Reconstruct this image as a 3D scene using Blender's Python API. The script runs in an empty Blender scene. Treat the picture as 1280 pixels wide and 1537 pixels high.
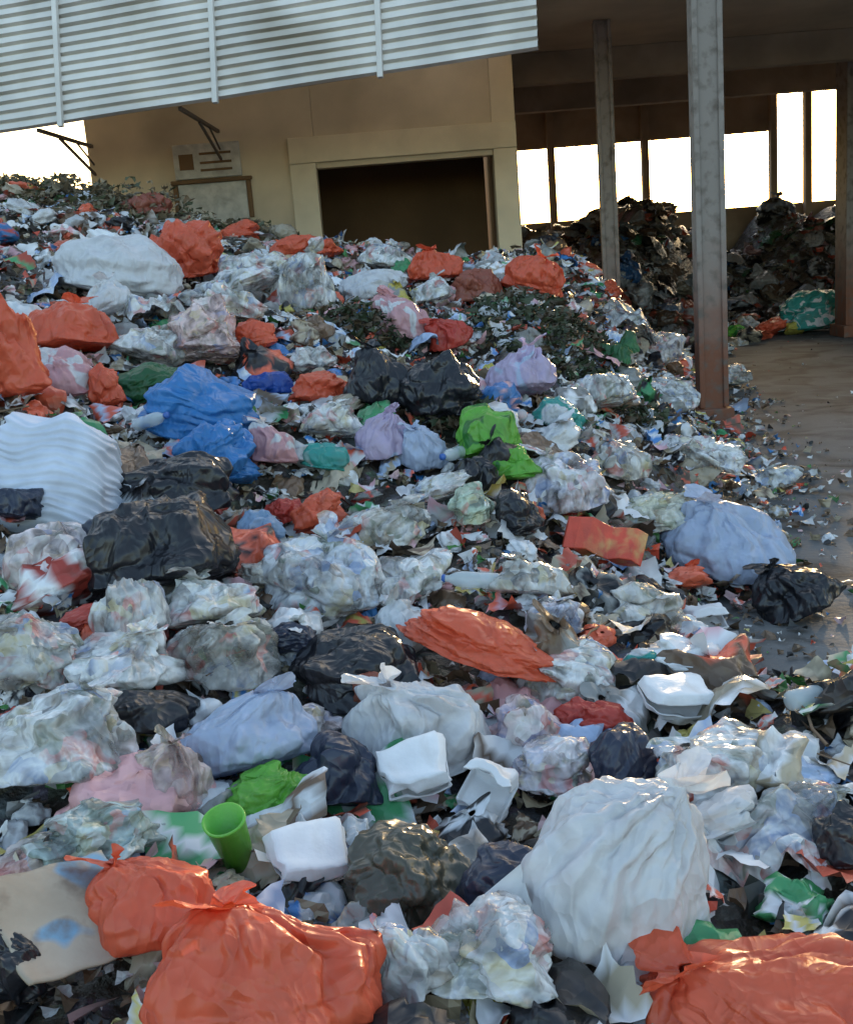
import bpy, math, numpy as np
from mathutils import Matrix, Vector, Euler
sc=bpy.context.scene
def sm(t):
    t=np.clip(t,0,1); return t*t*(3-2*t)
def heap(x,y):
    x=np.asarray(x,float); y=np.asarray(y,float)
    c=np.interp(y,[-3,1.5,2.5,4,6,8,10,12,13.5,15],[.2,.25,.3,.5,.85,1.2,1.5,1.7,1.3,.7])
    k=np.interp(y,[1,3,4.5,14,16],[.05,.1,.26,.24,.1])
    xe=np.interp(y,[0,2,3,3.5,4,5,6,7,10.5,13,16],[3.5,3,2.4,1.75,1.2,1.4,1.9,2.4,2.9,3.6,3.8])
    w=np.interp(y,[2,4,7,12],[1,1,1.9,1.9])
    f=sm((xe-x)/w)
    l=.05*np.sin(2.1*x+1.3*y)+.05*np.sin(3.3*y-1.7*x+1)+.03*np.sin(5.1*x+2)*np.sin(4.3*y)
    return (c+k*np.maximum(0,-x)+l)*f
def heap2(x,y):
    x=np.asarray(x,float); y=np.asarray(y,float)
    yf=np.interp(x,[1.5,4,6,11],[15.2,17.2,20.2,20.4])
    f=sm((y-yf)/3.2)
    return (1.75+.3*np.sin(1.7*x+.5)+.25*np.sin(3.9*x+y))*f

# ---------------- materials ----------------
def newmat(name):
    m=bpy.data.materials.new(name);m.use_nodes=True;nt=m.node_tree
    return m,nt,nt.nodes['Principled BSDF'],nt.nodes['Material Output']
def noise(nt,vec,scale,detail=4,typ=None,dist=0,out='Fac'):
    n=nt.nodes.new('ShaderNodeTexNoise')
    if typ: n.noise_type=typ
    n.inputs['Scale'].default_value=scale;n.inputs['Detail'].default_value=detail;n.inputs['Distortion'].default_value=dist
    nt.links.new(vec,n.inputs['Vector']);return n.outputs[out]
def ramp(nt,fac,a,b,ca=(0,0,0,1),cb=(1,1,1,1)):
    r=nt.nodes.new('ShaderNodeValToRGB');e=r.color_ramp.elements
    e[0].position=a;e[0].color=ca;e[1].position=b;e[1].color=cb
    nt.links.new(fac,r.inputs[0]);return r.outputs[0]
def mix(nt,f,a,b,mode='MIX'):
    m=nt.nodes.new('ShaderNodeMix');m.data_type='RGBA';m.blend_type=mode
    for s,v in ((0,f),(6,a),(7,b)):
        if isinstance(v,(float,int,tuple)): m.inputs[s].default_value=v
        else: nt.links.new(v,m.inputs[s])
    return m.outputs[2]
def bump(nt,h,bs,strength=.5,dist=.01,prev=None):
    b=nt.nodes.new('ShaderNodeBump');b.inputs['Strength'].default_value=strength;b.inputs['Distance'].default_value=dist
    nt.links.new(h,b.inputs['Height'])
    if prev: nt.links.new(prev,b.inputs['Normal'])
    if bs: nt.links.new(b.outputs[0],bs.inputs['Normal'])
    return b.outputs[0]
def vor(nt,v,scale,feat='F1'):
    n=nt.nodes.new('ShaderNodeTexVoronoi');n.feature=feat;n.inputs['Scale'].default_value=scale;nt.links.new(v,n.inputs['Vector']);return n
def warp(nt,v,scale,amt):
    c=noise(nt,v,scale,1,out='Color')
    q=nt.nodes.new('ShaderNodeVectorMath');q.operation='MULTIPLY_ADD';q.inputs[1].default_value=(amt,)*3
    nt.links.new(c,q.inputs[0]);nt.links.new(v,q.inputs[2]);return q.outputs[0]
def mth(nt,op,a,b):
    q=nt.nodes.new('ShaderNodeMath');q.operation=op
    for i,v in enumerate((a,b)):
        if isinstance(v,(int,float)): q.inputs[i].default_value=v
        else: nt.links.new(v,q.inputs[i])
    return q.outputs[0]
def coords(nt,rand=True):
    tc=nt.nodes.new('ShaderNodeTexCoord')
    if not rand: return tc.outputs['Object']
    oi=nt.nodes.new('ShaderNodeObjectInfo')
    ad=nt.nodes.new('ShaderNodeVectorMath');ad.operation='ADD'
    nt.links.new(tc.outputs['Object'],ad.inputs[0]);nt.links.new(mth(nt,'MULTIPLY',oi.outputs['Random'],50.0),ad.inputs[1]);return ad.outputs[0]
def c4(c): return (c[0],c[1],c[2],1)
def crinkle(nt,v,bs,s=1.0,aniso=True):
    w=v
    if aniso:
        w=warp(nt,v,6,.16)
        q=nt.nodes.new('ShaderNodeVectorMath');q.operation='MULTIPLY';q.inputs[1].default_value=(1.25,1.25,.5);nt.links.new(w,q.inputs[0]);w=q.outputs[0]
        a=vor(nt,w,10).outputs['Distance'];b=vor(nt,w,27).outputs['Distance']
        h=mth(nt,'ADD',a,mth(nt,'MULTIPLY',b,.42))
    else:
        h=vor(nt,w,19).outputs['Distance']
    return bump(nt,h,bs,.8*s,.028 if aniso else .018)
def plastic(name,col,rough=.32,transl=.2,dirt=.5,second=None,clear=0,contents=False,attr=False,crk=1.0):
    m,nt,bs,out=newmat(name);v=coords(nt,not attr)
    n7=noise(nt,v,6,4,dist=.6) if not attr else noise(nt,v,9,4)
    if attr:
        a=nt.nodes.new('ShaderNodeAttribute');a.attribute_name='Col';base=a.outputs['Color']
    elif contents:
        wv=warp(nt,v,11,.16)
        vo=vor(nt,wv,15)
        sp_=nt.nodes.new('ShaderNodeSeparateColor');nt.links.new(vo.outputs['Color'],sp_.inputs[0])
        cr=nt.nodes.new('ShaderNodeValToRGB');cr.color_ramp.interpolation='CONSTANT';el=cr.color_ramp.elements
        cols=[(.05,.04,.03),(.6,.6,.6),(.22,.15,.08),(.1,.12,.05),(.75,.75,.72),(.5,.08,.05),(.3,.27,.22),(.12,.2,.4),(.5,.42,.2),(.03,.03,.03)]
        el[0].color=c4(cols[0]);el[1].position=.9;el[1].color=c4(cols[-1])
        for i in range(1,9):
            e_=el.new(i*.1);e_.color=c4(cols[i])
        nt.links.new(sp_.outputs[0],cr.inputs[0])
        milky_highlight=ramp(nt,noise(nt,v,8,3,None,2.0),.36,.66,(.25,)*3+(1,))  # milky film tone, its pale streaks also painted in as highlights
        base=mix(nt,milky_highlight,cr.outputs[0],c4(col))
    else:
        base=c4(col)
        if second: base=mix(nt,ramp(nt,noise(nt,v,5,2,dist=1.2),.56,.6),base,c4(second))
    if not attr:
        base=mix(nt,1.0,base,ramp(nt,n7,.25,.7,(.7,.7,.7,1),(1.05,1.05,1.05,1)),'MULTIPLY')
    base=mix(nt,ramp(nt,n7,.52,.74,(0,0,0,1),(dirt,)*3+(1,)),base,(.09,.065,.045,1))
    nt.links.new(base,bs.inputs['Base Color']);bs.inputs['Roughness'].default_value=rough
    crinkle(nt,v,bs,crk,not attr)
    so_=bs.outputs[0]
    if transl>0:
        tr=nt.nodes.new('ShaderNodeBsdfTranslucent');nt.links.new(base,tr.inputs[0])
        ms=nt.nodes.new('ShaderNodeMixShader');ms.inputs[0].default_value=transl
        nt.links.new(so_,ms.inputs[1]);nt.links.new(tr.outputs[0],ms.inputs[2]);so_=ms.outputs[0]
    if clear>0:
        tp=nt.nodes.new('ShaderNodeBsdfTransparent')
        al=ramp(nt,n7,.36,.52,(1-clear,)*3+(1,),(1,1,1,1))
        ms=nt.nodes.new('ShaderNodeMixShader');nt.links.new(al,ms.inputs[0])
        nt.links.new(tp.outputs[0],ms.inputs[1]);nt.links.new(so_,ms.inputs[2]);so_=ms.outputs[0]
    nt.links.new(so_,out.inputs[0])
    return m
def simple(name,col,rough=.7,var=.35,scale=3,dirt=.4,dcol=(.08,.06,.045),bs_=.3,metal=0,bd=.01):
    m,nt,bs,out=newmat(name);v=coords(nt,False)
    base=mix(nt,1.0,c4(col),ramp(nt,noise(nt,v,scale,5),.3,.7,(1-var,)*3+(1,),(1+var*.3,)*3+(1,)),'MULTIPLY')
    base=mix(nt,ramp(nt,noise(nt,v,scale*.6,6,dist=.5),.5,.72,(0,0,0,1),(dirt,)*3+(1,)),base,c4(dcol))
    nt.links.new(base,bs.inputs['Base Color']);bs.inputs['Roughness'].default_value=rough;bs.inputs['Metallic'].default_value=metal
    bump(nt,noise(nt,v,scale*9,4),bs,bs_,bd);return m
C=dict(white=(.80,.81,.84),bluewhite=(.52,.61,.80),orange=(.82,.14,.065),red=(.6,.07,.05),brownred=(.38,.11,.07),
 black=(.014,.015,.02),navy=(.025,.032,.06),blue=(.05,.25,.62),teal=(.05,.38,.34),green=(.16,.5,.06),pink=(.73,.4,.43),
 dblue=(.01,.08,.42),lilac=(.6,.5,.7),tan=(.5,.41,.29),yellow=(.65,.58,.12),olive=(.07,.068,.05),lblue=(.28,.42,.62),dgreen=(.03,.14,.05),grey=(.48,.48,.48))
NM=dict(bluewhite='light_blue',brownred='brown',dblue='dark_blue',lblue='pale_blue',dgreen='dark_green')
MAT={}
def pm(c,kind):
    key=(c,kind)
    if key in MAT: return MAT[key]
    if kind=='clear':
        col=tuple(.35*a+.65*b for a,b in zip(C[c],(.82,.84,.85)))
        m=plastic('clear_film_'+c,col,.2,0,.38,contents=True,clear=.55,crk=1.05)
    else:
        dark=c in('black','navy','olive')
        sec={'pink':C['white'],'lilac':C['bluewhite'],'teal':C['white'],'green':(.03,.2,.03)}.get(c)
        m=plastic('plastic_'+c,C[c],.3 if dark else .38,0 if dark else .22,.15 if dark else (.33 if c in('orange','blue','red') else .45),second=sec,crk=.8)
    MAT[key]=m;return m

# ---------------- mesh helpers ----------------
def mk(name,V,Fq,mat=None,smooth=True,col=None,parent=None):
    V=np.asarray(V,np.float32);Fq=np.asarray(Fq,np.int32)
    me=bpy.data.meshes.new(name);k=Fq.shape[1];n=len(Fq)
    me.vertices.add(len(V));me.vertices.foreach_set('co',V.ravel())
    me.loops.add(n*k);me.loops.foreach_set('vertex_index',Fq.ravel())
    me.polygons.add(n);me.polygons.foreach_set('loop_start',np.arange(0,n*k,k,dtype=np.int32))
    me.update(calc_edges=True)
    me.polygons.foreach_set('use_smooth',np.full(n,smooth))
    if col is not None:
        a=me.color_attributes.new('Col','FLOAT_COLOR','POINT')
        a.data.foreach_set('color',np.concatenate([col,np.ones((len(col),1))],1).astype(np.float32).ravel())
    if mat:me.materials.append(mat)
    o=bpy.data.objects.new(name,me);sc.collection.objects.link(o)
    if parent:o.parent=parent
    return o
def box(name,x0,x1,y0,y1,z0,z1,mat,parent=None,bev=.01):
    V=[(x,y,z) for x in(x0,x1) for y in(y0,y1) for z in(z0,z1)]
    Fq=[(0,1,3,2),(4,6,7,5),(0,4,5,1),(2,3,7,6),(0,2,6,4),(1,5,7,3)]
    o=mk(name,V,Fq,mat,False,parent=parent)
    if bev:
        b=o.modifiers.new('b','BEVEL');b.width=bev;b.segments=2
    return o
def empty(name,loc=(0,0,0)):
    e=bpy.data.objects.new(name,None);sc.collection.objects.link(e);e.location=loc;e.empty_display_size=.2;return e
GC={}
def gridfaces(nu,nv,wrap):
    k=(nu,nv,wrap)
    if k in GC:return GC[k]
    i=np.arange(nu if wrap else nu-1);j=np.arange(nv-1)
    I,J=np.meshgrid(i,j);I=I.ravel();J=J.ravel();I2=(I+1)%nu
    f=np.stack([J*nu+I,J*nu+I2,(J+1)*nu+I2,(J+1)*nu+I],1);GC[k]=f;return f
def rotm(rx,ry,rz): return np.array(Euler((rx,ry,rz)).to_matrix())
def crumple(Pt,r,f,n=6,puff=0):
    s=np.zeros(len(Pt))
    for i in range(n):
        d=r.normal(size=3);d/=np.linalg.norm(d);d2=r.normal(size=3)
        ff=f*r.uniform(.6,1.6)
        q=Pt@d*ff+r.uniform(0,9)+.45*np.sin((Pt@d2)*f*.9+r.uniform(0,6))
        if puff: v=np.abs(np.sin(q*math.pi))**.8*1.2-.7
        else:
            t=np.abs((q%1)*2-1); v=t**1.6-.38
        s+=v
    return s/math.sqrt(n)
def bag(seed,kind='t',nu=88,nv=60,amp=1.0):
    r=np.random.default_rng(seed)
    th=np.linspace(0,2*math.pi,nu,endpoint=False);t=np.linspace(0,1,nv)
    TH,T=np.meshgrid(th,t);TH=TH.ravel();T=T.ravel()
    body=np.ones(len(T),bool)
    if kind=='t':
        tb=.76;a=np.clip(T/tb,0,1)*math.pi*.94
        rr=np.sin(a)**.75; zz=-np.cos(a)*.9
        rr=rr*(1-.18*np.clip(zz,0,1));zz=zz+.12*np.clip(zz,0,1)**2
        k=np.clip((T-tb)/(1-tb),0,1);nk=T>tb;body=~nk
        r0=math.sin(math.pi*.94)**.75*.82
        rr=np.where(nk,np.interp(k,[0,.25,1],[r0,.09,.34]),rr)
        zz=np.where(nk,1.0+k*.3,zz)
        ph=r.uniform(0,6);ruff=.5*np.abs(((TH*2.5/math.pi+ .2*np.sin(3*TH+ph))%1)*2-1)+.3*np.sin(2*TH+ph)
        rr=np.where(nk,rr*(1+ k*(ruff-.2)),rr); zz=np.where(nk,zz+k*(.2*np.sin(2*TH+ph)-.12*ruff),zz)
        rad=sm((T-.25)/.4)*(1-nk*.6)
        nf=int(r.integers(6,10))
        fold=np.abs(((TH*nf/(2*math.pi)+.35*np.sin(2*TH+ph)+.25*np.sin(7*T+ph))%1)*2-1)
        fold2=np.abs(((TH*nf*2.3/(2*math.pi)+.5*np.sin(TH*3+ph)+.4*np.sin(5*T))%1)*2-1)
        rr*=1-rad*(.28*(fold-.4)+.15*(fold2-.4))
        V=np.stack([rr*np.cos(TH),rr*np.sin(TH),zz],1)
        la=r.uniform(0,6.3);lean=np.clip(zz-.5,0,1);V[:,0]+=.9*lean*math.cos(la);V[:,1]+=.6*lean*math.sin(la)
        A=np.where(nk,.5,1.0);an=np.diag([1.3,1.3,.45])
    else:
        a=T*math.pi;rr=np.sin(a)**.85;zz=-np.cos(a)
        V=np.stack([rr*np.cos(TH),rr*np.sin(TH),zz],1);A=np.ones(len(T))
        V=V*r.uniform(.75,1.2,3)
        an=r.uniform(.4,1.5,3);an=(np.eye(3)*an)@rotm(*r.uniform(0,3,3)).T
    A2=lambda P_,f,n:crumple(P_@an,r,f,n)
    big=crumple(V,r,.5,3,puff=1)
    n=V/np.maximum(np.linalg.norm(V,axis=1,keepdims=True),.05)
    c1=A2(V,1.0,3);c2=A2(V,2.2,3);c3=A2(V,4.4,3)
    g=1.0 if kind=='t' else 1.5
    V=V+n*(A*amp*(.19*g*big+.11*g*c1+.055*g*c2+.016*g*c3))[:,None]
    for ax in range(3):
        V[:,ax]+=A*amp*(.11*g*crumple(V,r,.9,2)+.03*g*A2(V,2.6,2))
    V[:,:2]*=(1+.28*np.clip(-V[:,2]-.1,0,1))[:,None]
    V[:,2]=np.where(V[:,2]<-.5,-.5+(V[:,2]+.5)*.3,V[:,2])
    V[:,2]+= .18
    V[:,:2]/=np.percentile(np.abs(V[:,:2]),97)
    V[:,2]/=max(V[body,2].max()*.95,.5)
    return V,gridfaces(nu,nv,True)
def sheet(seed,n=60):
    r=np.random.default_rng(seed);u=np.linspace(-1,1,n);U,W=np.meshgrid(u,u);U=U.ravel();W=W.ravel()
    P3=np.stack([U,W,np.zeros_like(U)],1)
    z=.6*crumple(P3,r,.6,3,1)+.34*crumple(P3,r,1.4,4)+.15*crumple(P3,r,3.3,4)
    z-=.7*np.maximum(np.abs(U),np.abs(W))**3
    U2=U*(1+.18*np.sin(2.3*W+seed))+.16*crumple(P3,r,1.1,3);W2=W*(1+.18*np.sin(2.1*U+seed))+.16*crumple(P3,r,1.1,3)
    return np.stack([U2,W2,z],1),gridfaces(n,n,False)

# ---------------- palette / filler masses ----------------
PAL=[((.78,.79,.81),.25),((.55,.57,.6),.12),((.46,.39,.29),.12),((.016,.016,.02),.12),((.75,.14,.07),.07),((.7,.38,.39),.045),
 ((.05,.2,.5),.022),((.42,.53,.74),.055),((.06,.3,.12),.03),((.17,.105,.065),.105),((.5,.07,.05),.025),((.6,.5,.12),.012),((.26,.26,.25),.06)]
pc=np.array([p[0] for p in PAL]);pw=np.array([p[1] for p in PAL]);pw/=pw.sum()
templ=[bag(900+i,'l' if i%3 else 't',34,22,1.5) for i in range(30)]
tsh=[sheet(950+i,18) for i in range(16)]
def filler(name,n,sampler,smin,smax,mat,sink=.05,dark=1.0,seed=1,shf=.42):
    r=np.random.default_rng(seed);Vs=[];Fs=[];Cs=[];off=0
    for i in range(n):
        x,y,z=sampler(r)
        s=smin*(smax/smin)**(r.random()**1.4)*.5
        if r.random()<shf: V,Fq=tsh[r.integers(len(tsh))]; sc3=np.array([s*1.2,s*r.uniform(.6,1.3),s*.6])
        else: V,Fq=templ[r.integers(len(templ))]; sc3=np.array([s,s*r.uniform(.6,1.1),s*r.uniform(.5,.95)])
        M=rotm(r.uniform(-.7,.7),r.uniform(-.7,.7),r.uniform(0,6.3))
        W=(V*sc3)@M.T+np.array([x,y,z+s*sink*4])
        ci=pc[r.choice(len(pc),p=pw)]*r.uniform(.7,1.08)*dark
        col=np.tile(ci,(len(V),1))
        if r.random()<.5:
            c2=pc[r.choice(len(pc),p=pw)]*dark
            msk=(crumple(V,r,.8,2)>.12)[:,None];col=np.where(msk,c2,col)
        Vs.append(W);Fs.append(Fq+off);Cs.append(col);off+=len(V)
    return mk(name,np.concatenate(Vs),np.concatenate(Fs),mat,True,np.concatenate(Cs))
def scraps(name,n,sampler,smin,smax,mat,pal,seed=2,aspect=(.4,1),tilt=.8,g=4,lift=.01,curl=3.,smooth=False):
    r=np.random.default_rng(seed);pcs=np.array([p[0] for p in pal]);w=np.array([p[1] for p in pal]);w=w/w.sum()
    u=np.linspace(-.5,.5,g);U,W=np.meshgrid(u,u);U=U.ravel();W=W.ravel();m=g*g
    s=smin*(smax/smin)**(r.random(n)**1.5);asp=r.uniform(aspect[0],aspect[1],n)
    jit=.4*4/g
    B=np.zeros((n,m,3));B[:,:,0]=U*s[:,None]*(1+jit*(r.random((n,m))-.5));B[:,:,1]=W*(s*asp)[:,None]*(1+jit*(r.random((n,m))-.5))
    k1=r.uniform(-curl,curl,n);k2=r.uniform(-curl,curl,n)
    B[:,:,2]=s[:,None]*(k1[:,None]*U**2*.5+k2[:,None]*U*W*.6+.16*(r.random((n,m))-.5))
    rx=r.normal(0,tilt,n);rz=r.uniform(0,6.3,n)
    y2=B[:,:,1]*np.cos(rx)[:,None]-B[:,:,2]*np.sin(rx)[:,None];z2=B[:,:,1]*np.sin(rx)[:,None]+B[:,:,2]*np.cos(rx)[:,None]
    x3=B[:,:,0]*np.cos(rz)[:,None]-y2*np.sin(rz)[:,None];y3=B[:,:,0]*np.sin(rz)[:,None]+y2*np.cos(rz)[:,None]
    pos=np.array([sampler(r) for _ in range(n)])
    V=np.stack([x3+pos[:,0:1],y3+pos[:,1:2],z2+pos[:,2:3]+lift+s[:,None]*.15],2).reshape(-1,3)
    f=gridfaces(g,g,False);Fq=(f[None]+(np.arange(n)*m)[:,None,None]).reshape(-1,4)
    cc=pcs[r.choice(len(pcs),n,p=w)]*r.uniform(.6,1.15,(n,1))
    col=np.repeat(cc,m,0)
    if g>=6:
        c2=pcs[r.choice(len(pcs),n,p=w)];msk=(np.sin(U[None]*r.uniform(3,9,(n,1))+W[None]*r.uniform(3,9,(n,1))+r.uniform(0,6,(n,1)))>.35).reshape(-1,1)
        col=np.where(msk,np.repeat(c2,m,0),col)
    return mk(name,V,Fq,mat,smooth,col)
mfill=plastic('mixed_plastic',(1,1,1),.36,0,.6,attr=True,crk=1.0)
mscrap,nt,bs,out=newmat('mixed_scrap');a=nt.nodes.new('ShaderNodeAttribute');a.attribute_name='Col'
nt.links.new(a.outputs['Color'],bs.inputs['Base Color']);bs.inputs['Roughness'].default_value=.42

# ---------------- ground and heaps ----------------
def ground_mat():
    m,nt,bs,out=newmat('worn_concrete_ground');v=coords(nt,False)
    base=ramp(nt,noise(nt,v,.7,6,dist=.4),.3,.7,(.10,.102,.104,1),(.19,.19,.187,1))
    base=mix(nt,ramp(nt,noise(nt,v,1.9,7,dist=.8),.46,.66),base,(.06,.056,.052,1))
    base=mix(nt,ramp(nt,noise(nt,v,60,3),.62,.72,(0,0,0,1),(.5,.5,.5,1)),base,(.3,.29,.27,1))
    nt.links.new(base,bs.inputs['Base Color']);bs.inputs['Roughness'].default_value=.88;bs.inputs['Specular IOR Level'].default_value=.25
    bump(nt,noise(nt,v,30,6),bs,.5,.01);return m
gx=np.array([-500,-60,-15,-5,0,5,15,60,500.]);gy=np.array([-300,-40,-5,0,10,20,40,100,500.])
X,Y=np.meshgrid(gx,gy);mk('ground',np.stack([X.ravel(),Y.ravel(),0*X.ravel()],1),gridfaces(9,9,False),ground_mat())
hm,nt,bs,out=newmat('heap_base_refuse');v=coords(nt,False)
vo=vor(nt,v,16)
hs=nt.nodes.new('ShaderNodeHueSaturation');hs.inputs['Saturation'].default_value=.35;hs.inputs['Value'].default_value=.22;nt.links.new(vo.outputs['Color'],hs.inputs['Color'])
nt.links.new(mix(nt,ramp(nt,noise(nt,v,8,4),.35,.55),hs.outputs[0],(.04,.03,.021,1)),bs.inputs['Base Color']);bs.inputs['Roughness'].default_value=.5
bump(nt,noise(nt,v,20,4),bs,1,.04)
n=240
X,Y=np.meshgrid(np.linspace(-9,4.2,n),np.linspace(-2.5,14.9,n));Z=heap(X,Y)-.015-.05*(heap(X,Y)<.02)
Z=Z+.03*np.sin(17*X+3*Y)*np.sin(15*Y)*(Z>.1)
mk('garbage_heap',np.stack([X.ravel(),Y.ravel(),Z.ravel()],1),gridfaces(n,n,False),hm)
n=120
X,Y=np.meshgrid(np.linspace(1.6,11,n),np.linspace(15.1,23.7,n));Z=heap2(X,Y)-.02
mk('background_garbage_heap',np.stack([X.ravel(),Y.ravel(),Z.ravel()],1),gridfaces(n,n,False),hm)
def s_main(y0=1.2,y1=13.6,spill=0,avoid=0):
    def f(r):
        while True:
            y=y0+(y1-y0)*r.random()**.9;x=r.uniform(-.5*y-1.2,3.9)
            if x<.45*y+.3:
                if avoid and r.random()<avoid*(math.exp(-((x-.1)/.45)**2-((y-4.9)/.7)**2)+math.exp(-((x-1.3)/.6)**2-((y-6.6)/1.1)**2)+math.exp(-((x-.3)/.4)**2-((y-4.1)/.4)**2)): continue
                h=float(heap(x,y))
                if h>.05 or (spill and float(heap(x-spill*r.random()**2,y))>.03): return x,y,max(h,0)
    return f
filler('mixed_rubbish_bags',1100,s_main(avoid=.9),.12,.36,mfill,.035,seed=14)
filler('small_crumpled_bags',2400,s_main(spill=.5),.05,.14,mfill,.1,seed=12,shf=.6)
SP=[((.66,.66,.66),.28),((.14,.09,.055),.28),((.03,.03,.03),.12),((.32,.26,.17),.13),((.7,.1,.05),.045),((.05,.2,.45),.03),((.06,.2,.05),.04),((.6,.5,.2),.02),((.6,.4,.4),.05)]
scraps('paper_and_plastic_scraps',24000,s_main(spill=.9),.018,.09,mscrap,SP,seed=5)
WP=[((.7,.7,.72),.4),((.65,.12,.07),.12),((.12,.08,.055),.12),((.4,.5,.68),.08),((.5,.42,.3),.12),((.05,.2,.5),.04),((.07,.32,.13),.05),((.6,.5,.15),.03),((.65,.38,.42),.06)]
scraps('flattened_wrappers',2300,s_main(spill=.3),.07,.22,mscrap,WP,seed=8,g=7,lift=.04,tilt=.55,curl=2.4,aspect=(.4,.9),smooth=True)
def s_g(r):
    y=r.uniform(3.2,22);x=r.uniform(1,9)
    return x,y,max(0.0,float(heap(x,y)))
scraps('ground_litter',1500,s_g,.008,.045,mscrap,SP,seed=6,tilt=.25,lift=.003)
def s_far(r):
    while True:
        x=r.uniform(1.7,10.5);y=r.uniform(15.3,23.2);h=float(heap2(x,y))
        if h>.05:return x,y,h
filler('background_rubbish_bags',430,s_far,.2,.7,mfill,.05,.3,seed=21)  # same palette dimmed: shade inside the shed put into the bag colours
scraps('background_scraps',2600,s_far,.06,.22,mscrap,[(tuple(q*.4 for q in a_),b_) for a_,b_ in SP],seed=22)  # scrap colours darkened too, painting in the shed's shade
def s_fe(r):
    x=r.uniform(3.0,10);y=float(np.interp(x,[1.5,4,6,11],[15.2,17.2,20.2,20.4]))-.3+r.normal(0,.5);return x,y,max(float(heap2(x,y)),0.0)
filler('spilled_rubbish_bags',150,s_fe,.12,.5,mfill,.1,.9,seed=23)
LP=[((.035,.05,.02),.4),((.05,.06,.03),.3),((.10,.07,.04),.4)]
def s_clump(cs):
    def f(r):
        cx,cy,rad,hh=cs[r.integers(len(cs))];a=r.uniform(0,6.3);q=rad*math.sqrt(r.random())
        x=cx+q*math.cos(a);y=cy+q*math.sin(a)*.7
        return x,y,float(heap(x,y))+hh*r.random()*(1-(q/rad)**2)+.02
    return f
mleaf,nt,bs,out=newmat('wilted_leaf');a=nt.nodes.new('ShaderNodeAttribute');a.attribute_name='Col';nt.links.new(a.outputs['Color'],bs.inputs['Base Color']);bs.inputs['Roughness'].default_value=.55
scraps('wilted_leaves',2300,s_clump([(-.35,7.6,.35,.2),(.84,8.0,.6,.16),(.9,8.6,.7,.14),(1.37,8.4,.4,.12),(.2,5.9,.3,.08),(1.5,7.5,.5,.12)]),.04,.12,mleaf,LP,seed=31,aspect=(.15,.4),tilt=1.0)
scraps('dry_branches_and_leaves',2600,s_clump([(-3.1,11.6,.7,.25),(-2.5,12,.9,.36),(-1.6,12.2,.7,.2),(-3.9,11.8,.6,.12)]),.04,.16,mleaf,[((.16,.13,.08),.5),((.08,.09,.04),.3),((.24,.18,.11),.3)],seed=32,aspect=(.1,.35),tilt=1.1)

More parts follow.
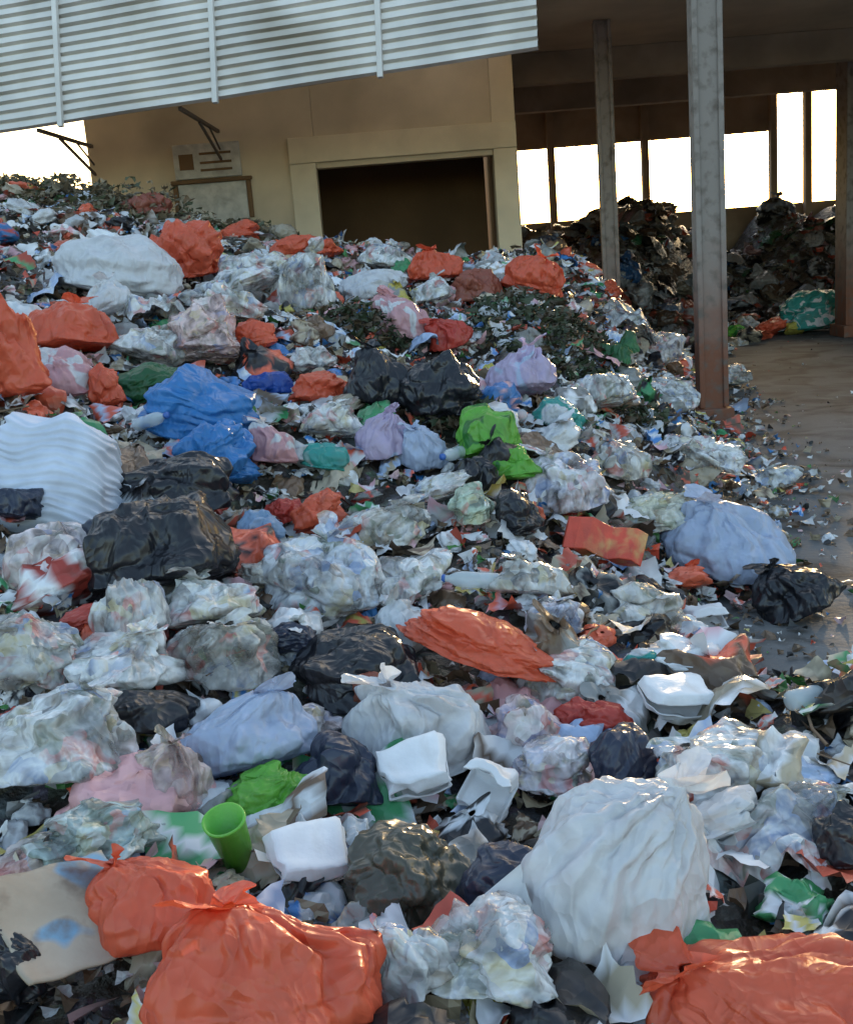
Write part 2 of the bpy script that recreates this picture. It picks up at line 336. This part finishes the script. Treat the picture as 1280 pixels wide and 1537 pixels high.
# ---------------- hero bags ----------------
H=[('p','white',-196,795,76,52),('l','orange',-159,850,45,50),('l','orange',-165,1170,45,30),('l','brownred',-257,1179,47,30),('c','white',-114,845,54,39),
('c','white',-78,840,44,49),('l','orange',-102,1077,43,24),('l','orange',-77,1086,30,20),('l','white',-29,932,54,24),('c','white',-13,1069,55,28),
('t','orange',24,975,42,30),('l','brownred',54,932,38,28),('t','orange',100,932,48,34),('c','white',18,923,32,23),
('t','pink',-9,776,38,32),('t','red',24,765,31,25),('s','white',204,1110,58,39),('c','white',240,1129,55,40),
('c','white',-122,734,51,28),('t','white',-182,703,30,26),('t','orange',-192,648,47,34),('l','orange',-185,523,28,58),('s','white',-158,713,41,33),('c','white',-151,652,38,27),
('c','orange',-119,664,37,50),('l','orange',-92,681,24,24),('c','white',-60,666,31,20),('l','orange',-52,618,31,20),('t','pink',-181,576,37,30),('l','orange',-155,569,15,27),
('l','dgreen',-138,600,32,22),('l','blue',-106,535,50,40),('l','blue',-90,495,38,36),('l','dblue',-82,633,24,15),('t','black',-19,600,34,36),('l','black',11,590,40,40),('t','lilac',61,659,38,34),('l','yellow',45,700,10,12),
('l','teal',77,619,28,22),('l','green',33,546,30,30),('l','green',43,530,22,20),('t','lilac',-19,543,25,25),('t','bluewhite',0,542,24,23),('t','pink',-68,517,21,23),
('l','teal',-45,521,20,15),('c','white',-43,550,26,20),('l','black',-105,462,48,28),('l','black',-92,383,50,42),('l','navy',-102,395,40,36),('l','navy',-154,426,23,15),
('l','lblue',-67,441,22,20),('l','red',-61,480,15,12),('l','orange',-45,474,22,20),('c','tan',-21,464,36,18),('l','black',24,514,19,19),('l','black',39,470,23,25),('c','green',19,474,18,20),
('c','lilac',67,533,39,33),('c','yellow',119,582,46,22),('t','bluewhite',155,567,62,44),('t','black',170,508,38,28),
('c','bluewhite',-41,393,39,29),('c','white',-9,408,30,20),('c','olive',36,398,27,15),('c','tan',79,421,31,26),('c','lilac',41,373,19,14),
('l','teal',67,352,12,10),('l','black',-26,336,38,26),('l','brownred',-22,324,13,20),('c','white',41,350,33,20),('o','orange',13,350,50,17),
('t','white',-6,310,36,30),('c','red',24,318,24,20),('l','red',44,325,25,14),('c','lilac',29,293,21,19),('l','navy',49,287,17,20),
('t','white',34,217,37,42),('c','white',72,275,28,20),('s','white',74,254,33,20),('c','white',89,257,20,13),('l','black',91,239,11,19),
('t','orange',59,190,46,26),('t','orange',-64,214,26,22),('t','orange',-37,187,42,28),('l','olive',-12,233,30,22),('l','navy',10,223,20,20),('c','white',6,197,24,19),('c','white',-9,192,14,18),
('s','teal',-16,192,9,17),('s','yellow',3,193,8,9),('l','green',-48,274,20,14),('c','white',-104,285,38,30),('t','bluewhite',-55,295,36,27),('c','red',-72,273,19,21),('c','teal',-86,250,28,18),
('l','black',-83,307,29,13),('c','white',-95,343,21,25),('c','tan',-67,340,34,23),('c','olive',-118,318,30,20),('c','white',-96,321,32,18),('c','pink',-131,384,30,26),('l','red',-111,344,15,8),
('c','tan',-62,393,17,12),('l','navy',-50,351,20,13),('c','pink',-39,313,18,12),('l','navy',-30,283,22,24),('l','black',-90,202,14,18),('c','brownred',-99,245,19,13),
('c','white',177,711,51,26),('c','white',245,775,38,19),('c','white',350,1300,60,34),('c','white',199,904,48,27),('c','white',116,720,47,26),('c','tan',108,615,33,22),('c','grey',6,503,30,15),('s','dgreen',137,838,44,25),
('s','white',-30,262,22,18),('c','white',-75,362,34,20),('c','grey',45,345,22,14),('s','white',55,205,20,16),('s','bluewhite',-116,395,26,20),('l','teal',655,1900,95,80),('l','orange',590,1890,60,32),('l','yellow',625,1870,30,22),('l','green',520,1850,40,30)]
for i,(k,c,x,y,w,h) in enumerate(H):
    x/=100;y/=100;w/=100;h/=100
    r=np.random.default_rng(500+i)
    if k=='s': V,Fq=sheet(300+i,64);V=V*np.array([w*.55,w*.5,h*.6])
    else:
        big=w>.35
        V,Fq=bag(100+i,'t' if k=='t' or (k=='c' and i%2) else 'l',130 if big else 96,88 if big else 64,dict(t=1.05,l=1.0,p=.5,o=1.0,c=1.25)[k])
        V=V*np.array([w*.52,min(w,h*1.6)*.46,h*.58])
    M=rotm(r.uniform(-.4,.2),r.uniform(-.3,.3),r.uniform(-.5,.5)) if k!='o' else rotm(-.1,.32,-.35)
    V=V@M.T
    kind='clear' if k=='c' else 'plastic'
    cn=NM.get(c,c)
    nm={'t':cn+'_plastic_bag','p':cn+'_plastic_bag','l':cn+'_crumpled_bag','o':'rolled_orange_plastic_bag','s':cn+'_plastic_sheet','c':('clear' if c=='white' else cn+'_tinted')+'_plastic_bag'}[k]
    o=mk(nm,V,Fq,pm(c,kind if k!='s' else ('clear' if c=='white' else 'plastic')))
    o.location=(x,y,float(heap(x,y))+(.26*h if k!='o' else .15)+(.03 if w<.33 else .01))

# ---------------- rigid items ----------------
mst=simple('styrofoam',(.8,.81,.83),.55,.15,9,.6,(.35,.3,.24),bs_=.3,bd=.004)
def tray(w,d,h,t=.006):
    o=[(sx*w/2,sy*d/2) for sx,sy in((-1,-1),(1,-1),(1,1),(-1,1))]
    ring=lambda s,z,e=0:[(x*s-math.copysign(e,x),y*s-math.copysign(e,y),z) for x,y in o]
    V=ring(.84,0)+ring(1,h)+ring(1,h,t)+ring(.84,t,t)
    Fq=[(3,2,1,0)]+[(a,(a+1)%4,4+(a+1)%4,4+a) for a in range(4)]+[(4+a,4+(a+1)%4,8+(a+1)%4,8+a) for a in range(4)]+[(8+a,8+(a+1)%4,12+(a+1)%4,12+a) for a in range(4)]+[(12,13,14,15)]
    return np.array(V),np.array(Fq)
def clamshell(x,y,s,rot,opening=1.9,dz=.08,crush=.02):
    V,Fq=tray(s,s*.8,s*.17)
    L=V.copy();L[:,2]=s*.17-L[:,2];L[:,1]=L[:,1]-s*.4
    L=L@rotm(-opening,0,0).T;L[:,1]+=s*.4;L[:,2]+=s*.175
    A=np.concatenate([V,L]);B=np.concatenate([Fq,Fq+len(V)])
    A=A@rotm(*rot).T
    o=mk('styrofoam_food_box',A,B,mst,True)
    b=o.modifiers.new('b','BEVEL');b.width=.004;b.segments=1
    o.modifiers.new('s','SUBSURF').subdivision_type='SIMPLE';o.modifiers['s'].levels=3;o.modifiers['s'].render_levels=3
    t=bpy.data.textures.new('crush','CLOUDS');t.noise_scale=.09;d=o.modifiers.new('d','DISPLACE');d.texture=t;d.texture_coords='LOCAL';d.strength=crush*1.6;d.direction='RGB_TO_XYZ'
    o.location=(x,y,float(heap(x,y))+dz)
clamshell(.71,3.25,.2,(.3,.1,.3),.2,.07)
clamshell(-.09,2.86,.19,(.6,-.15,.2),.12,.13,.03)
clamshell(.10,2.80,.14,(.4,.3,-.4),.9,.09,.03)
clamshell(-.35,2.42,.18,(.6,.15,.45),.15,.08,.025)
clamshell(1.21,4.85,.18,(.2,0,.2),.4,.03)
nu,nv=80,90;th=np.linspace(0,2*math.pi,nu,endpoint=False);t=np.linspace(0,1,nv);TH,T=np.meshgrid(th,t);TH=TH.ravel();T=T.ravel()
cs=np.sign(np.cos(TH))*np.abs(np.cos(TH))**.45;sn=np.sign(np.sin(TH))*np.abs(np.sin(TH))**.45
endc=np.clip(1-(np.abs(T-.5)*2)**12,0,1)**.5
ple=np.abs((T*14+.25*np.sin(TH*2))%1*2-1)
rr=endc*(1-.06*ple)
V=np.stack([cs*.27*rr*(1-.12*T+.06*np.sin(T*5)),sn*.16*rr,(T-.5)*.48+.02*np.sin(cs*4)],1)
r_=np.random.default_rng(4);V+=.02*np.stack([crumple(V*5,r_,1,3),crumple(V*5,r_,1,3),crumple(V*5,r_,1,3)],1)
o=mk('folded_foam_sheet_bundle',V@rotm(-.5,.16,-.22).T,gridfaces(nu,nv,True),simple('pale_foam',(.6,.66,.78),.5,.2,5,.45,(.3,.29,.3),bs_=.25,bd=.004));o.location=(-1.47,4.45,float(heap(-1.46,4.42))+.1)
def panel(name,x,y,w,d,rot,mat,dz=.05,t=.006,bend=.1):
    nn=24;u=np.linspace(-.5,.5,nn);U,W=np.meshgrid(u,u);U=U.ravel();W=W.ravel()
    z=bend*w*(U**2*2)+.03*w*np.sin(6*W+2*U)-.12*w*np.clip(U+W-.5,0,1)
    V=np.stack([U*w*(1+.03*np.sin(13*W)),W*d*(1+.02*np.sin(17*U)),z],1)@rotm(*rot).T
    o=mk(name,V,gridfaces(nn,nn,False),mat,True);s=o.modifiers.new('s','SOLIDIFY');s.thickness=t
    o.location=(x,y,float(heap(x,y))+dz);return o
def cardmat():
    m,nt,bs,out=newmat('printed_cardboard');v=coords(nt,False)
    base=mix(nt,ramp(nt,noise(nt,v,6,5),.3,.7),(.34,.27,.2,1),(.5,.43,.34,1))
    base=mix(nt,ramp(nt,noise(nt,v,9,1),.56,.63),base,(.2,.36,.5,1))
    base=mix(nt,ramp(nt,noise(nt,v,14,6),.5,.68,(0,0,0,1),(.7,.7,.7,1)),base,(.17,.12,.085,1))
    nt.links.new(base,bs.inputs['Base Color']);bs.inputs['Roughness'].default_value=.8;bump(nt,noise(nt,v,40,4),bs,.4,.006);return m
panel('cardboard_sheet',-.80,2.1,.28,.26,(.5,.12,.75),cardmat(),.15)
panel('cardboard_sheet',.92,3.6,.12,.09,(.4,.2,.2),cardmat(),.06)
mred=simple('red_printed_carton',(.7,.08,.04),.45,.25,14,.8,(.6,.45,.15),bs_=.2)
V=[];nn=8
for z in(-.075,.075):
    for yy in(-.045,.045):
        for j in range(nn): V.append(((j/(nn-1)-.5)*.36,yy+.012*math.sin(j*1.3+z*30),z+.012*math.sin(j*1.7+yy*40)))
Fq=[]
for j in range(nn-1):
    for a,b in((0,1),(1,3),(3,2),(2,0)): Fq.append((a*nn+j,b*nn+j,b*nn+j+1,a*nn+j+1))
Fq+= [(0,2*nn,3*nn,nn),(nn-1,2*nn-1,4*nn-1,3*nn-1)]
o=mk('red_food_carton',V,Fq,mred,False);o.rotation_euler=(-.45,.3,-.15);o.location=(.79,4.95,float(heap(.79,5.0))+.15)
b=o.modifiers.new('b','BEVEL');b.width=.005;b.segments=2
def lathe(name,prof,mat,x,y,dz,rot,seg=28):
    th=np.linspace(0,2*math.pi,seg,endpoint=False);V=[]
    for r_,z_ in prof: V+= [(r_*math.cos(a)*(1+.05*math.sin(2*a+z_*20)),r_*math.sin(a),z_) for a in th]
    o=mk(name,V,gridfaces(seg,len(prof),True),mat,True);o.rotation_euler=rot;o.location=(x,y,float(heap(x,y))+dz);return o
mgreen=simple('green_plastic',(.14,.5,.05),.35,.2,8,.4,(.04,.12,.02),bs_=.2)
lathe('green_plastic_cup',[(0,0),(.035,0),(.048,.14),(.052,.145),(.052,.15),(.046,.15),(.034,.006),(0,.006)],mgreen,-.51,2.47,.04,(.35,-.12,0))
mbot,nt,bs,out=newmat('clear_bottle');bs.inputs['Base Color'].default_value=(.7,.78,.82,1);bs.inputs['Roughness'].default_value=.12;bs.inputs['Alpha'].default_value=.5
bump(nt,noise(nt,coords(nt),12,3),bs,.4,.02)
mcap=simple('bottle_cap',(.05,.15,.5),.4)
bp=[(0,0),(.026,0),(.031,.01),(.031,.06),(.028,.07),(.031,.08),(.031,.14),(.026,.165),(.013,.19),(.013,.205)]
for i,(x,y) in enumerate([(.25,4.0),(.95,4.9),(-.25,4.3),(1.0,3.05),(.55,6.0),(-1.3,5.2),(-.2,7.0),(1.6,6.5),(.2,5.4),(1.9,8.2)]):
    r=np.random.default_rng(i+70);e=empty('plastic_bottle')
    a=lathe('bottle_body',bp,mbot,0,0,0,(0,0,0),20);b=lathe('bottle_cap',[(0,.204),(.0155,.204),(.0155,.219),(0,.22)],mcap,0,0,0,(0,0,0),20)
    for q in(a,b): q.parent=e;q.location=(0,0,0)
    e.rotation_euler=(1.57+r.uniform(-.4,.4),0,r.uniform(0,6.3));e.location=(x,y,float(heap(x,y))+.08)
Vs=[];Fs=[];r=np.random.default_rng(9);off=0
for i in range(160):
    x,y,z=s_main(spill=.5)(r);L=r.uniform(.08,.38);rad=r.uniform(.002,.006);a=r.uniform(0,6.3);tl=r.uniform(-.3,.35)
    d=np.array([math.cos(a)*math.cos(tl),math.sin(a)*math.cos(tl),math.sin(tl)]);q=np.cross(d,[0,0,1]);q/=np.linalg.norm(q);p=np.cross(d,q)
    for s in range(4):
        c0=np.array([x,y,z+.07])+d*L*(s/3-.5)+q*r.normal(0,L*.03)
        for k in range(5): Vs.append(c0+rad*(1-.4*s/3)*(math.cos(k*1.2566)*q+math.sin(k*1.2566)*p))
    Fs.append(gridfaces(5,4,True)+off);off+=20
mk('sticks_and_twigs',Vs,np.concatenate(Fs),simple('dry_wood',(.2,.13,.08),.8))

# ---------------- building ----------------
mwall=simple('cream_plaster',(.62,.51,.35),.85,.25,1.2,.45,(.26,.2,.13),bs_=.25)
mtrim=simple('cream_trim',(.7,.59,.41),.8,.2,1.5,.35,(.3,.23,.15),bs_=.2)
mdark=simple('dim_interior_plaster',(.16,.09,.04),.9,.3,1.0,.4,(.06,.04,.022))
bld=empty('cream_building',(0,15,0))
IM=Matrix.Translation((0,-15,0))
def bb(*a,**k):
    o=box(*a,**k);o.parent=bld;o.matrix_parent_inverse=IM;return o
bb('front_wall_left',-3.9,-1.05,15,15.25,0,6,mwall);bb('front_wall_above_door',-1.05,1.2,15.002,15.25,2.93,6,mwall)
bb('front_wall_right',1.2,1.5,15,15.25,0,6,mtrim)
bb('pilaster',-1.38,-1.05,14.95,14.998,0,3.0,mtrim);bb('pilaster_right',1.2,1.5,14.95,14.998,0,3.0,mtrim)
bb('lintel',-1.38,1.5,14.948,14.998,3.003,3.32,mtrim)
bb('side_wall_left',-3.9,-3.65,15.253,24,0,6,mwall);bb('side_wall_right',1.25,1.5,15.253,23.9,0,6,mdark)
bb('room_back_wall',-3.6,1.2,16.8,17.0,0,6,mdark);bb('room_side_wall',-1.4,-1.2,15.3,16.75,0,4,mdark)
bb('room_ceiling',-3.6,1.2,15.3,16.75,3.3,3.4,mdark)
msign=simple('faded_sign_board',(.5,.48,.42),.6,.3,9,.5,(.2,.18,.15))
bb('sign_plate',-2.83,-1.99,14.95,14.998,2.92,3.34,msign)
for z in(3.0,3.09,3.2): bb('sign_text_line',-2.5,-2.1,14.944,14.949,z,z+.03,mdark,bev=0)
bb('sign_emblem',-2.76,-2.58,14.944,14.949,3.03,3.22,mdark,bev=0)
for a in((-2.88,-2.82,2.4,2.86),(-1.95,-1.89,2.4,2.86)): bb('window_frame_side',a[0],a[1],14.96,14.998,a[2],a[3],mdark)
bb('window_frame_top',-2.9,-1.87,14.95,14.998,2.862,2.91,mdark);bb('window_pane',-2.818,-1.952,14.98,14.998,2.2,2.858,msign)
mroof=simple('white_ribbed_metal',(.78,.74,.69),.5,.3,1.3,.55,(.36,.3,.22),bs_=.08)
e0=np.array([-7.35,13.5,3.27]);e1=np.array([1.42,11.6,3.61]);du=(e1-e0);Lr=np.linalg.norm(du);du/=Lr
hb=np.cross([0,0,1],du);hb/=np.linalg.norm(hb);SA=math.radians(79);sl=hb*math.cos(SA)+np.array([0,0,1])*math.sin(SA);nn_=np.cross(du,sl);nn_/=np.linalg.norm(nn_)
if nn_[1]>0: nn_=-nn_
s=[];dd=[]
for k in range(25):
    for a,b in((0,-.02),(.010,.045),(.064,.035),(.082,-.02)): s.append(k*.1+a*1.1);dd.append(b)
V=[];us=np.linspace(0,Lr,24)
for a,b in zip(s,dd):
    for u_ in us: V.append(e0+du*u_+sl*a+nn_*(b+.008*math.sin(u_*3+a*5)))
def tob(o): o.parent=bld;o.matrix_parent_inverse=IM;return o
o=tob(mk('canopy_cladding',V,gridfaces(24,len(s),False),mroof,False));so=o.modifiers.new('s','SOLIDIFY');so.thickness=.004
p0=e0+sl*2.5;p1=e1+sl*2.5
tob(mk('canopy_top_sheet',[p0,p1,(p1[0],15,5.99),(p0[0],15,5.99)],[(0,1,2,3)],mroof,False))
def strut(name,a,b,w,mat):
    a=Vector(a);b=Vector(b);L=(b-a).length
    o=box(name,0,L,-w/2,w/2,-w/2,w/2,mat,None,.004)
    mw=Matrix.Translation(a)@(b-a).to_track_quat('X','Z').to_matrix().to_4x4()
    tob(o);o.matrix_basis=mw;return o
for ux in(-6.9,-5.2,-3.5,-1.8,-.1):
    u_=(ux-e0[0])/du[0];p=e0+du*u_+nn_*.065
    strut('cladding_batten',p-sl*.06,p+sl*2.45,.055,mroof)
msteel=simple('rusty_steel',(.09,.06,.045),.6,.3,6,.5,(.15,.07,.03))
strut('eave_beam',e0-nn_*.06+sl*.05,e1-nn_*.06+sl*.05,.06,msteel)
for ux in(-5.4,-3.85,-2.25):
    u_=(ux-e0[0])/du[0];p=e0+du*u_-nn_*.1
    strut('bracket_arm',tuple(p),(p[0],14.97,p[2]+.02),.04,msteel)
    strut('bracket_brace',(p[0],13.6,p[2]-.01),(p[0],14.97,p[2]-.32),.03,msteel)
    strut('bracket_web',(p[0],14.3,p[2]),(p[0],14.97,p[2]-.2),.02,msteel)
# ---------------- open shed ----------------
shed=empty('open_shed',(6,18,0))
def sb(*a,**k):
    o=box(*a,**k);o.parent=shed;o.matrix_parent_inverse=Matrix.Translation((-6,-18,0));return o
mceil=simple('shed_ceiling_paint',(.6,.5,.38),.85,.3,.8,.5,(.3,.22,.15))
mcon=simple('grimy_concrete',(.36,.29,.22),.85,.3,1.5,.5,(.13,.1,.07))
sb('ceiling_slab',1.55,12,10.6,24.6,4.42,4.6,mceil)
for y in(17,20.5): sb('ceiling_beam',1.56,12,y,y+.28,4.0,4.418,mcon)
sb('rear_lintel',1.56,7.55,24,24.25,3.66,4.415,mcon);sb('rear_low_wall',1.56,12,24.002,24.2,0,2.2,mcon)
for x in(3.0,4.9,7.5,8.2,8.9): sb('rear_post',x,x+.14,23.8,23.99,0,4.41,mcon)
sb('side_low_wall',11.8,12,11,23.9,0,4.41,mcon)
sb('hanging_rail',7.9,11.7,19,19.05,3.3,3.35,msteel)
def colmat():
    m,nt,bs,out=newmat('stained_column');v=coords(nt,False)
    sx=nt.nodes.new('ShaderNodeSeparateXYZ');nt.links.new(v,sx.inputs[0])
    ad=nt.nodes.new('ShaderNodeMath');ad.operation='MULTIPLY_ADD';ad.inputs[1].default_value=1.4
    nt.links.new(noise(nt,v,4,6),ad.inputs[0]);nt.links.new(sx.outputs[2],ad.inputs[2])
    mr=nt.nodes.new('ShaderNodeMapRange');mr.inputs[1].default_value=1.3;mr.inputs[2].default_value=2.5;nt.links.new(ad.outputs[0],mr.inputs[0])
    base=mix(nt,mr.outputs[0],(.2,.075,.04,1),(.26,.225,.2,1))
    base=mix(nt,ramp(nt,noise(nt,v,9,7),.5,.7),base,(.14,.11,.09,1))
    nt.links.new(base,bs.inputs['Base Color']);bs.inputs['Roughness'].default_value=.75;bump(nt,noise(nt,v,25,5),bs,.4,.01);return m
mcol=colmat()
def column(x,y,w,h=4.41):
    e=empty('support_column',(x,y,0))
    for nm,a in(('shaft',(-w/2,w/2,-w/2,w/2,0,h)),('left_flange',(-w/2-.02,-w/2+.03,-w/2-.025,-w/2-.003,.19,h)),('right_flange',(w/2-.03,w/2+.02,-w/2-.025,-w/2-.003,.19,h)),('footing',(-w/2-.06,w/2+.06,-w/2-.06,w/2+.06,0,.18))):
        o=box(nm,*a,mcol);o.parent=e
column(2.74,10.55,.23);column(2.62,15,.18);column(7.0,18,.5)

# ---------------- light, sky, camera ----------------
az=math.radians(17.5);el=math.radians(7)
sd=Vector((math.sin(az)*math.cos(el),math.cos(az)*math.cos(el),math.sin(el)))
sun=bpy.data.lights.new('sun','SUN');sun.energy=3.5;sun.angle=math.radians(.5);sun.color=(1,.72,.42)
so=bpy.data.objects.new('sun',sun);sc.collection.objects.link(so);so.rotation_euler=sd.to_track_quat('Z','Y').to_euler();so.location=(10,30,12)
w=bpy.data.worlds.new("World");sc.world=w;w.use_nodes=True;nt=w.node_tree
s=nt.nodes.new('ShaderNodeTexSky');s.sky_type='NISHITA';s.sun_disc=False;s.sun_elevation=el;s.sun_rotation=az;s.dust_density=3.5
nt.links.new(s.outputs[0],nt.nodes['Background'].inputs[0]);nt.nodes['Background'].inputs[1].default_value=.78
P=math.radians(12.9); R=math.radians(4.5)
cam=bpy.data.cameras.new("camera");co=bpy.data.objects.new("camera",cam);sc.collection.objects.link(co);sc.camera=co
cam.sensor_fit='VERTICAL';cam.sensor_height=24;cam.lens=24*1700/1537;cam.clip_end=2000
fw=Vector((0,math.cos(P),-math.sin(P)));up0=Vector((0,math.sin(P),math.cos(P)));X0=Vector((1,0,0))
rt=X0*math.cos(R)-up0*math.sin(R);up=X0*math.sin(R)+up0*math.cos(R)
m=Matrix((rt,up,-fw)).transposed().to_4x4();m.translation=(0,0,1.8);co.matrix_world=m
sc.view_settings.view_transform='Standard';sc.view_settings.look='None'
